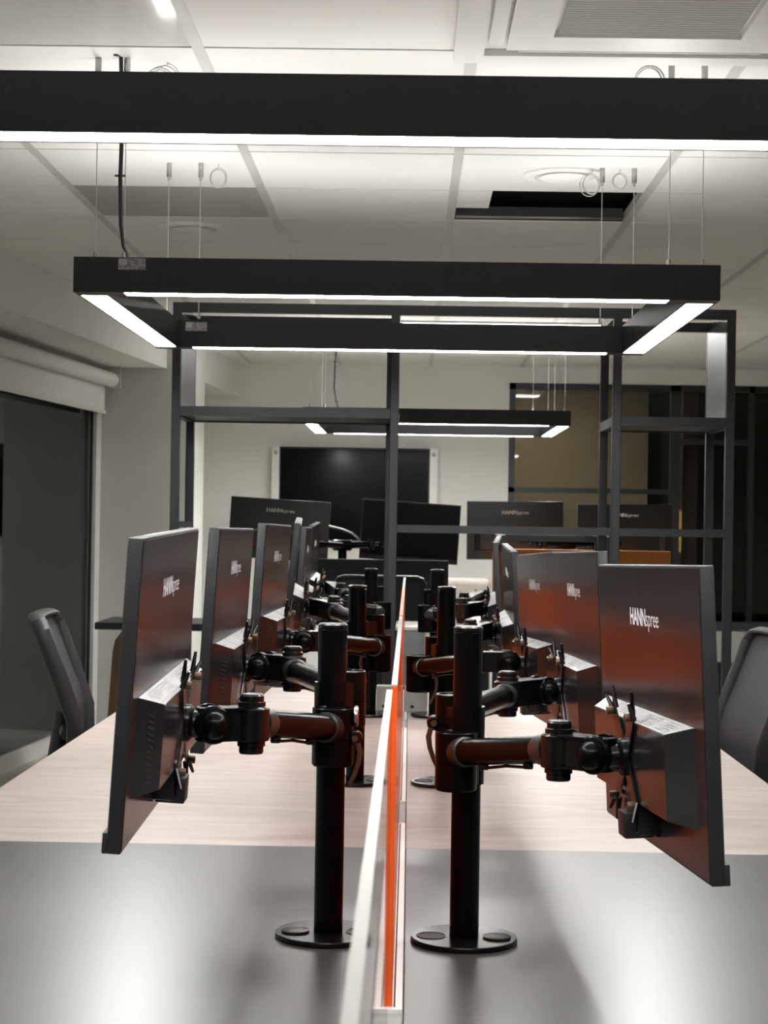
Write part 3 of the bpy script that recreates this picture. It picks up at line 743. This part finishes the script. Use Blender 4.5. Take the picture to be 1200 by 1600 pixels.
def pole_stand(px, py, label, top, arms, hole=1):
    t = thing('monitor_stand', label, 'monitor arm', (px, py, DZ), 'double monitor arm poles on the desks')
    o0 = t.location
    m = MB()
    m.lathe((px, py, DZ), (0, 0, 1), [(0, 0), (0.068, 0), (0.070, 0.002), (0.070, 0.006), (0.069, 0.0075), (0.0, 0.0075)], 56)
    b = m.build('base_plate', 'gloss_black', t, o0)
    # cable opening and blanking cap in the plate
    m = MB(); m.lathe((px + 0.043 * hole, py - 0.002, DZ + 0.0075), (0, 0, 1), [(0.017, 0), (0.0175, 0.0012), (0.0195, 0.0012), (0.02, 0)], 32); m.build('cable_ring', 'black_metal', b, o0)
    m = MB(); m.lathe((px + 0.043 * hole, py - 0.002, DZ + 0.0075), (0, 0, 1), [(0.017, 0.0004), (0, 0.0004)], 32); m.build('cable_opening', 'brown_dark', b, o0)
    m = MB(); m.lathe((px - 0.043 * hole, py - 0.008, DZ + 0.0075), (0, 0, 1), [(0.0185, 0), (0.0185, 0.0025), (0.017, 0.0032), (0, 0.0032)], 32); m.build('blank_cap', 'black_frame', b, o0)
    m = MB(); m.lathe((px, py, DZ + 0.0075), (0, 0, 1), [(0, 0), (PR, 0), (PR, top - 0.012), (PR - 0.0004, top - 0.0115), (PR, top - 0.011), (PR, top - 0.0095)], 40); m.build('pole', 'satin_black', t, o0)
    m = MB(); m.lathe((px, py, DZ + 0.0), (0, 0, 1), [(PR, top - 0.002), (PR + 0.0004, top - 0.001), (PR + 0.0004, top + 0.002), (PR - 0.002, top + 0.004), (0, top + 0.004)], 40); m.build('pole_cap', 'gloss_black', t, o0)
    for a in arms: arm(t, o0, Vector((px, py, 0)), *a[:3], **a[3])
    return t
PLX, PRX = -0.1005, 0.0793
def V(px, py, Y): return at(px, py, Y)
# first pair
pole_stand(PLX, 2.38, 'black pole stand nearest the camera, left of the orange divider', 0.412,
           [(V(520, 1147, 2.337), V(393, 1132, 2.115), MON[0][0], dict(lever=1, knob=1)), (V(540, 1088, 2.42), V(457, 1046, 2.80), MON[1][0], {})], hole=1)
pole_stand(PRX, 2.366, 'black pole stand nearest the camera, right of the orange divider', 0.412,
           [(V(713, 1185, 2.33), V(873, 1174, 2.115), MON[6][0], {}), (V(712, 1125, 2.405), V(793, 1085, 2.80), MON[7][0], dict(lever=-1))], hole=-1)
# second pair
pole_stand(-0.108, 3.77, 'black pole stand in the middle of the left row', 0.412,
           [(V(591, 1018, 3.74), V(510, 1003, 3.50), MON[2][0], dict(lever=-1)), (V(581, 985, 3.84), V(522, 955, 4.25), MON[3][0], {})], hole=1)
pole_stand(0.0793, 3.77, 'black pole stand in the middle of the right row', 0.412,
           [(V(655, 1050, 3.74), V(742, 1035, 3.50), MON[8][0], dict(lever=1)), (V(684, 1020, 3.84), V(735, 992, 4.20), MON[9][0], {})], hole=-1)
# third pair
pole_stand(-0.108, 5.07, 'black pole stand farthest from the camera in the left row', 0.412,
           [(V(596, 960, 5.04), V(545, 950, 4.98), MON[4][0], {}), (V(585, 935, 5.14), V(532, 930, 5.32), MON[5][0], {})], hole=1)
pole_stand(0.0793, 5.07, 'black pole stand farthest from the camera in the right row', 0.412,
           [(V(668, 965, 5.04), V(722, 955, 4.98), MON[10][0], {}), (V(676, 940, 5.14), V(725, 945, 5.32), MON[11][0], {})], hole=-1)

# socket boxes on the desk
for (xa, xb, lbl) in ((588, 612, 'small white socket box left of the divider at the desk far end'), (632, 668, 'small white socket box right of the divider at the desk far end')):
    a = at(xa, 1100, 5.19); b = at(xb, 1100, 5.19)
    t = thing('socket_box', lbl, 'socket box', ((a.x + b.x) / 2, 5.2, DZ), 'white socket boxes between the far poles'); o0 = t.location
    m = MB(); m.box(((a.x + b.x) / 2, 5.215, DZ + 0.036), (b.x - a.x, 0.05, 0.072), None, 0.002); m.build('case', 'white_plastic', t, o0)
    m = MB(); m.box((a.x + 0.022, 5.189, DZ + 0.014), (0.010, 0.002, 0.008)); m.build('socket', 'vent_slot', t, o0)

# ------------------------------------------------------------------ shelving frame behind the desks
ZF, ZRr = 6.5, 6.93
t = thing('shelving_frame', 'tall open black metal shelving frame dividing the room', 'shelving', (0.15, 6.7, 0)); o0 = t.location
S = 0.035
xL = at(276, 600, ZF).x; xC = at(617, 600, ZF).x; xR1 = at(964, 600, ZF).x; xR2 = at(1141, 600, ZF).x
zT = at(700, 479, ZF).z
for x in (xL, xC, xR1, xR2):
    for y in (ZF, ZRr):
        if x == xC and y == ZRr: x = xC - 0.02
        m = MB(); m.box((x, y, zT / 2), (S * 0.9, S * 0.9, zT), None, 0.002, 1); m.build('post', 'shelf_metal', t, o0)
def rail(x0, x1, y0, y1, z, hgt=S, mt='shelf_metal', name='rail'):
    m = MB(); m.bx(x0, x1, y0, y1, z - hgt, z); return m.build(name, mt, t, o0)
h2 = S * 0.45
rail(xL - h2, xR2 + h2, ZF - h2 + .001, ZF + h2 - .001, zT + 0.001); rail(xL - h2, xC, ZRr - h2 + .001, ZRr + h2 - .001, zT + 0.001); rail(xR1, xR2 + h2, ZRr - h2 + .001, ZRr + h2 - .001, zT + 0.001)
for x in (xL, xC, xR1, xR2): rail(x - h2 + .001, x + h2 - .001, ZF + h2, ZRr - h2, zT - 0.0005)
zM = at(450, 637, ZF).z; zMR = at(1050, 652, ZF).z; zB = at(880, 824, ZF).z
for y in (ZF, ZRr):
    rail(xL + h2, xC - h2, y - h2, y + h2, zM)
    rail(xR1 + h2, xR2 - h2, y - h2, y + h2, zMR)
    rail(xC + h2, xR1 - h2, y - h2, y + h2, zB, 0.028) if y == ZF else None
rail(xR1 + h2, xR2 - h2, ZF - h2, ZF + h2, zB, 0.028)
for x in (xL, xC): rail(x - h2 + .001, x + h2 - .001, ZF + h2, ZRr - h2, zM - 0.001); rail(x - h2 + .001, x + h2 - .001, ZF + h2, ZRr - h2, zB, 0.022)
for x in (xR1, xR2): rail(x - h2 + .001, x + h2 - .001, ZF + h2, ZRr - h2, zMR - 0.001); rail(x - h2 + .001, x + h2 - .001, ZF + h2, ZRr - h2, zB, 0.022)
m = MB(); m.bx(xL + h2, xC - h2, ZF + h2, ZRr - h2, zM - 0.03, zM - 0.026); m.build('shelf', 'black_metal', t, o0)
m = MB(); m.bx(xR1 + h2, xR2 - h2, ZF + h2, ZRr - h2, zMR - 0.03, zMR - 0.026); m.build('shelf', 'black_metal', t, o0)
m = MB(); m.bx(xL + h2 - 0.004, xL + h2, ZF + h2, ZRr - h2, zM, zT - S); m.build('side_panel', 'shelf_panel', t, o0)
m = MB(); m.bx(xR2 - h2, xR2 - h2 + 0.004, ZF + h2, ZRr - h2, zMR, zT - S); m.build('side_panel', 'shelf_panel', t, o0)
m = MB(); m.bx(xL + 0.07, xC - h2, ZRr - h2 - 0.004, ZRr - h2, zT - 0.095, zT - 0.03); bp_ = m.build('back_panel', 'shelf_panel', t, o0)
for fx in (0.25, 0.72):
    m = MB(); q = xL + (xC - xL) * fx; m.box((q, ZRr - h2 - 0.005, zT - 0.062), (0.014, 0.002, 0.004)); m.build('slot', 'vent_slot', bp_, o0)
# lower metal frame
ZQ = 7.5
t = thing('metal_frame', 'low dark metal frame standing behind the right monitors', 'frame', (0.9, ZQ, 0)); o0 = t.location
qa, qb = at(786, 845, ZQ), at(953, 847, ZQ)
for (x) in (qa.x, qb.x):
    for y in (ZQ, ZQ + 0.45):
        m = MB(); m.box((x, y, qa.z / 2), (0.032, 0.032, qa.z), None, 0.001, 1); m.build('post', 'shelf_metal', t, o0)
for y in (ZQ, ZQ + 0.45):
    m = MB(); m.bx(qa.x - 0.016, qb.x + 0.016, y - 0.017, y + 0.017, qa.z, qa.z + 0.024); m.build('rail', 'shelf_metal', t, o0)
for x in (qa.x, qb.x):
    m = MB(); m.bx(x - 0.016, x + 0.016, ZQ + 0.017, ZQ + 0.433, qa.z, qa.z + 0.024); m.build('rail', 'shelf_metal', t, o0)

# ------------------------------------------------------------------ office chairs
def make_chair(label, lean=18, w=0.44, hb=0.54):
    """faces +y; origin on the floor"""
    t = thing('office_chair', label, 'chair')
    m = MB()
    m.loft([[(x * s_, y * s_ , z) for (x, y) in [(0.24 * math.copysign(abs(math.cos(a)) ** 0.6, math.cos(a)), 0.23 * math.copysign(abs(math.sin(a)) ** 0.6, math.sin(a))) for a in [2 * math.pi * k / 32 for k in range(32)]]] for (s_, z) in ((0.92, 0.43), (1.0, 0.45), (1.0, 0.475), (0.93, 0.495))])
    m.build('seat', 'chair_fabric', t)
    m = MB(); m.cyl((0, 0, 0.10), (0, 0, 0.30), 0.028); m.cyl((0, 0, 0.28), (0, 0, 0.41), 0.018); m.box((0, 0, 0.42), (0.16, 0.2, 0.04), None, 0.008)
    m.build('gas_lift', 'chair_frame', t)
    m = MB(); m.cyl((0, 0, 0.07), (0, 0, 0.13), 0.04)
    for k in range(5):
        a = 2 * math.pi * k / 5 + 0.3; m.tube([(0, 0, 0.11), (0.15 * math.cos(a), 0.15 * math.sin(a), 0.095), (0.30 * math.cos(a), 0.30 * math.sin(a), 0.07)], [0.026, 0.020, 0.015], 12)
    m.build('star_base', 'chair_frame', t)
    for k in range(5):
        a = 2 * math.pi * k / 5 + 0.3; c = Vector((0.30 * math.cos(a), 0.30 * math.sin(a), 0.03)); n = Vector((-math.sin(a), math.cos(a), 0))
        m = MB(); m.cyl(c - n * 0.025, c - n * 0.006, 0.03, seg=20, bev=0.004); m.cyl(c + n * 0.006, c + n * 0.025, 0.03, seg=20, bev=0.004); m.cyl(c, c + Vector((0, 0, 0.04)), 0.008, seg=10)
        m.build('caster', 'black_frame', t)
    # backrest: curved frame loop with mesh, leaning backwards (towards -y)
    def bp(u, v):   # u -1..1 across, v 0..1 up
        z = 0.50 + hb * v
        y = -0.26 - math.tan(R_(lean)) * (max(0.0, z - 0.76) if z > 0.86 else max(0.0, z - 0.72) ** 2 / 0.196) - 0.02 * (1 - u * u) + 0.0
        return Vector((u * (w / 2) * (0.84 + 0.16 * math.sin(min(1, v * 1.3) * math.pi / 2)), y, z))
    loop = [bp(-1, 0), bp(-1, .15), bp(-1, .3), bp(-1, .5), bp(-1, .7), bp(-1, .85), bp(-1, .94), bp(-.93, .985), bp(-.8, 1), bp(-.4, 1), bp(0, 1), bp(.4, 1), bp(.8, 1), bp(.93, .985), bp(1, .94), bp(1, .85), bp(1, .7), bp(1, .5), bp(1, .3), bp(1, .15), bp(1, 0), bp(.8, -.02), bp(0, -.02), bp(-.8, -.02)]
    m = MB()
    # oval section frame
    n = len(loop); rings = []
    for i, p in enumerate(loop):
        tg = (loop[(i + 1) % n] - loop[i - 1]).normalized(); f = Vector((0, 1, 0)); f = (f - tg * f.dot(tg)).normalized(); s_ = tg.cross(f)
        rings.append([m.bm.verts.new(p + f * 0.022 * math.cos(a) + s_ * 0.010 * math.sin(a)) for a in [2 * math.pi * k / 12 for k in range(12)]])
    for i in range(n):
        for k in range(12): m.bm.faces.new((rings[i][k], rings[i][(k + 1) % 12], rings[(i + 1) % n][(k + 1) % 12], rings[(i + 1) % n][k]))
    fr = m.build('back_frame', 'chair_frame', t)
    m = MB(); G = [[m.bm.verts.new(bp(-0.97 + 1.94 * i / 12, 0.0 + 0.985 * j / 16)) for i in range(13)] for j in range(17)]
    G2 = [[m.bm.verts.new(v.co + Vector((0, -0.003, 0))) for v in r] for r in G]
    for j in range(16):
        for i in range(12):
            m.bm.faces.new((G[j][i], G[j][i + 1], G[j + 1][i + 1], G[j + 1][i])); m.bm.faces.new((G2[j][i], G2[j + 1][i], G2[j + 1][i + 1], G2[j][i + 1]))
    m.build('back_mesh', 'chair_mesh', t)
    m = MB(); m.tube([bp(0, 0.5) + Vector((0, -0.03, 0)), bp(0, 0.2) + Vector((0, -0.05, 0)), Vector((0, -0.26, 0.42)), Vector((0, -0.08, 0.405))], [0.018, 0.026, 0.028, 0.024], 14)
    m.build('spine', 'chair_frame', t)
    m = MB(); pts = [bp(u, 0.42) + Vector((0, -0.022, 0)) for u in (-0.85, -0.4, 0, 0.4, 0.85)]
    m.tube(pts, 0.014, 10); m.build('lumbar_bar', 'chair_frame', t)
    return t
def place(o, x, y, rz, label=None):
    o.matrix_world = Matrix.Translation((x, y, 0)) @ Matrix.Rotation(rz, 4, 'Z')
    if label: o['label'] = label
    o['group'] = 'office chairs'
ch = make_chair('', lean=21, w=0.42, hb=0.52)
place(ch, -0.615, 4.83, R_(-84), 'grey mesh-back office chair tucked at the left desk edge')
c2 = copy_tree(ch); place(c2, 0.562, 4.42, R_(96), 'grey mesh-back office chair tucked at the right desk edge')
c3_ = copy_tree(ch); place(c3_, at(595, 900, 8.5).x, 8.75, R_(0), 'black office chair behind the far end of the desks')

# ------------------------------------------------------------------ far end of the room
# wall television
t = thing('television', 'large black wall screen with white side strips on the back wall', 'television', (at(555, 780, YB).x, YB - 0.06, 1.4)); o0 = t.location
a = at(425, 700, YB - 0.08); b = at(684, 707, YB - 0.08)
zt1 = 1.80; zb1 = 1.12
m = MB(); m.bx(a.x + 0.055, b.x - 0.055, YB - 0.08, YB - 0.002, zb1, zt1); m.build('cabinet', 'black_frame', t, o0)
m = MB(); m.bx(a.x + 0.065, b.x - 0.065, YB - 0.082, YB - 0.08, zb1 + 0.02, zt1 - 0.012); m.build('screen', 'screen', t, o0)
for (x0, x1) in ((a.x, a.x + 0.055), (b.x - 0.055, b.x)):
    m = MB(); m.bx(x0, x1, YB - 0.078, YB - 0.01, zb1, zt1); sp = m.build('side_strip', 'white_laminate', t, o0)
    m = MB(); cx = (x0 + x1) / 2
    m.box((cx - 0.004, YB - 0.079, zt1 - 0.045), (0.022, 0.002, 0.007), Matrix.Rotation(R_(30), 3, 'Y')); m.box((cx + 0.004, YB - 0.0792, zt1 - 0.05), (0.022, 0.002, 0.007), Matrix.Rotation(R_(-35), 3, 'Y')); m.cyl((cx, YB - 0.08, zt1 - 0.032), (cx, YB - 0.078, zt1 - 0.032), 0.006, seg=10)
    m.build('emblem', 'vent_slot', sp, o0)

# back desks
def simple_desk(label, x0, x1, y0, y1, z, mt, legmat='shelf_metal'):
    t = thing('desk', label, 'desk', ((x0 + x1) / 2, (y0 + y1) / 2, 0)); o0 = t.location
    m = MB(); m.box(((x0 + x1) / 2, (y0 + y1) / 2, z - 0.0125), (x1 - x0, y1 - y0, 0.025), None, 0.002, 1); m.build('tabletop', mt, t, o0)
    for sx in (x0 + 0.04, x1 - 0.04):
        for sy in (y0 + 0.04, y1 - 0.04):
            m = MB(); m.box((sx, sy, (z - 0.025) / 2), (0.04, 0.04, z - 0.025), None, 0.002, 1); m.build('leg', legmat, t, o0)
    return t
simple_desk('pale back desk under the two tilted monitors', -0.46, 0.25, 9.30, 10.2, DZ, 'wood_top')
simple_desk('pale back desk under the orange screen', 0.36, 1.55, 9.30, 10.4, DZ, 'wood_top')
def desk_screen(name, label, xa, xb, ytop, Y, mt, cat='desk screen'):
    a = at(xa, ytop, Y); b = at(xb, ytop, Y)
    m = MB(); m.box(((a.x + b.x) / 2, Y, (a.z + DZ) / 2), (b.x - a.x, 0.03, a.z - DZ), None, 0.006)
    return tag(m.build(name, mt), label, cat)
desk_screen('acoustic_screen', 'slate grey fabric screen on the back desk below the tilted monitors', 455, 701, 872, 9.32, 'slate_fabric')
desk_screen('acoustic_screen', 'orange fabric screen on the back desk behind the metal frames', 770, 1048, 857, 9.45, 'orange_screen')
def flat_mon(px0, py0, px1, py1, Y, back, label):
    a = at(px0, py0, Y); b = at(px1, py1, Y); u = (b - a); w = u.length; u.normalize()
    xl = u if back else -u
    zl_ = Vector((-u.z, 0, u.x)); yl = zl_.cross(xl)
    Rm = Matrix((xl, yl, zl_)).transposed()
    c = (a + b) / 2 - zl_ * MH / 2
    o = copy_tree(proto); o.matrix_world = Matrix.Translation(c) @ Rm.to_4x4(); o['label'] = label; o['group'] = 'monitors on the back desks'
    return c
k1 = flat_mon(362, 775, 517, 785, 9.62, True, 'tilted back-desk monitor seen from behind, left of the wall screen')
k2 = flat_mon(567, 779, 721, 790, 9.78, False, 'tilted back-desk monitor with dark screen facing the camera')
k3 = flat_mon(730, 783, 880, 784, 10.0, True, 'back-desk monitor seen from behind, left of the glazing corner')
k4 = flat_mon(902, 788, 1050, 788, 10.15, True, 'back-desk monitor seen from behind the right shelving bay')
def far_stand(px, pyj, Y, ends, label):
    p = at(px, pyj, Y); t = thing('monitor_stand', label, 'monitor arm', (p.x, Y, DZ), 'monitor stands on the back desks'); o0 = t.location
    m = MB(); m.cyl((p.x, Y, DZ), (p.x, Y, DZ + 0.01), 0.07); m.build('base_plate', 'gloss_black', t, o0)
    m = MB(); m.cyl((p.x, Y, DZ + 0.01), (p.x, Y, p.z + 0.03), 0.024, bev=0.002); m.box((p.x, Y - 0.01, p.z), (0.11, 0.07, 0.06), None, 0.015); m.build('pole', 'satin_black', t, o0)
    for e in ends:
        m = MB(); e = Vector(e); q = Vector((p.x, Y - 0.03, p.z)); mid = q.lerp(e, 0.5) + Vector((0, -0.05, 0))
        m.tube([q, mid], 0.02, 14); m.build('arm_tube', 'satin_black', t, o0)
        m = MB(); m.cyl(mid - Vector((0, 0, 0.03)), mid + Vector((0, 0, 0.03)), 0.02, bev=0.003); m.lathe(mid + (e - mid) * 0.4 + Vector((0, -0.01, 0)), (0, -1, 0), [(0, 0), (0.022, 0), (0.02, 0.015), (0.012, 0.022), (0, 0.025)]); m.build('elbow_joint', 'gloss_black', t, o0)
        m = MB(); m.tube([mid, e], 0.013, 12); m.build('arm_link', 'gloss_black', t, o0)
far_stand(535, 852, 9.72, [k1 + Vector((0.05, -0.05, -0.06)), k2 + Vector((-0.05, 0.03, -0.06))], 'double monitor arm pole between the two tilted monitors')
far_stand(885, 850, 9.9, [k3 + Vector((0.03, -0.045, -0.06)), k4 + Vector((-0.03, -0.045, -0.06))], 'double monitor arm pole above the orange screen')
m = MB(); m.tube([at(514, 822, 9.6), at(535, 827, 9.6), at(550, 833, 9.62), at(562, 843, 9.7)], 0.005, 8); tag(m.build('cable', 'wire'), 'grey cable looping between the two tilted back monitors', 'cable')

# pale pedestal, sofa, table on the left, cabinets on the right
p = at(642, 985, 7.6)
t = thing('pedestal_cabinet', 'pale grey drawer cabinet just beyond the desk end', 'cabinet', (p.x, 7.8, 0)); o0 = t.location
m = MB(); m.box((p.x, 7.8, (p.z - 0.0) / 2), (0.12 * 1.0, 0.4, p.z), None, 0.004); m.build('body', 'shelf_panel', t, o0)
m = MB(); m.box((p.x, 7.8, p.z + 0.008), (0.13, 0.42, 0.016), None, 0.003); m.build('lid', 'white_laminate', t, o0)
a = at(700, 916, 11.2); b = at(768, 916, 11.2)
t = thing('sofa', 'beige sofa with a rounded top edge against the back wall', 'sofa', (0.3, 11.4, 0)); o0 = t.location
m = MB(); m.box(((a.x + b.x) / 2 - 0.25, 11.3, (a.z + 0.1) / 2 + 0.05), (b.x - a.x + 0.5, 0.22, a.z - 0.1), None, 0.04, 4); m.build('backrest', 'sofa_fabric', t, o0)
m = MB(); m.box(((a.x + b.x) / 2 - 0.25, 11.75, 0.28), (b.x - a.x + 0.5, 0.7, 0.26), None, 0.04, 4); m.build('seat', 'sofa_fabric', t, o0)
for sx in (-1, 1):
    m = MB(); m.cyl(((a.x + b.x) / 2 - 0.25 + sx * 0.3, 11.5, 0), ((a.x + b.x) / 2 - 0.25 + sx * 0.3, 11.5, 0.16), 0.02); m.build('leg', 'brown_wood', t, o0)
# left table
t = thing('side_table', 'dark topped table with bent wooden legs by the grey column', 'table', (-1.25, 9.1, 0)); o0 = t.location
p = at(149, 975, 8.95)
m = MB(); m.box((p.x + 0.52, 9.2, 0.735), (1.04, 0.55, 0.035), None, 0.003, 1); m.build('tabletop', 'black_frame', t, o0)
for (lx, sg) in ((p.x + 0.06, 1), (p.x + 0.98, -1)):
    m = MB(); yy = 9.05; w = 0.035
    prof = [(0.11, 0.715), (0.06, 0.70), (0.03, 0.66), (0.018, 0.60), (0.0, 0.30), (-0.03, 0.0)]
    m.loft([[(lx + sg * a_, yy - 0.04, z), (lx + sg * (a_ + 0.09), yy - 0.04, z), (lx + sg * (a_ + 0.09), yy + 0.34, z), (lx + sg * a_, yy + 0.34, z)] for a_, z in prof])
    m.build('leg', 'brown_wood', t, o0)
# right low cabinet
p = at(1118, 985, 12.0)
t = thing('low_cabinet', 'low white cabinet under the dark glazing on the right', 'cabinet', (2.7, 12.3, 0)); o0 = t.location
m = MB(); m.bx(1.75, 3.8, 12.1, 12.55, 0.36, p.z); m.build('body', 'panel_off', t, o0)
m = MB(); m.bx(1.73, 3.82, 12.08, 12.57, p.z, p.z + 0.03); m.build('top_board', 'slate_fabric', t, o0)
m = MB(); m.bx(1.78, 3.77, 12.2, 12.5, 0.0, 0.36); m.build('plinth', 'black_frame', t, o0)
for k in range(4):
    m = MB(); m.bx(1.76 + k * 0.512, 1.76 + k * 0.512 + 0.5, 12.09, 12.1, 0.37, p.z - 0.01); d_ = m.build('door', 'panel_off', t, o0)
    m = MB(); m.bx(1.78 + k * 0.512, 1.80 + k * 0.512, 12.075, 12.09, 0.42, 0.50); m.build('handle', 'steel', d_, o0)
bpy.context.view_layer.update()
print('objects', len(bpy.data.objects))
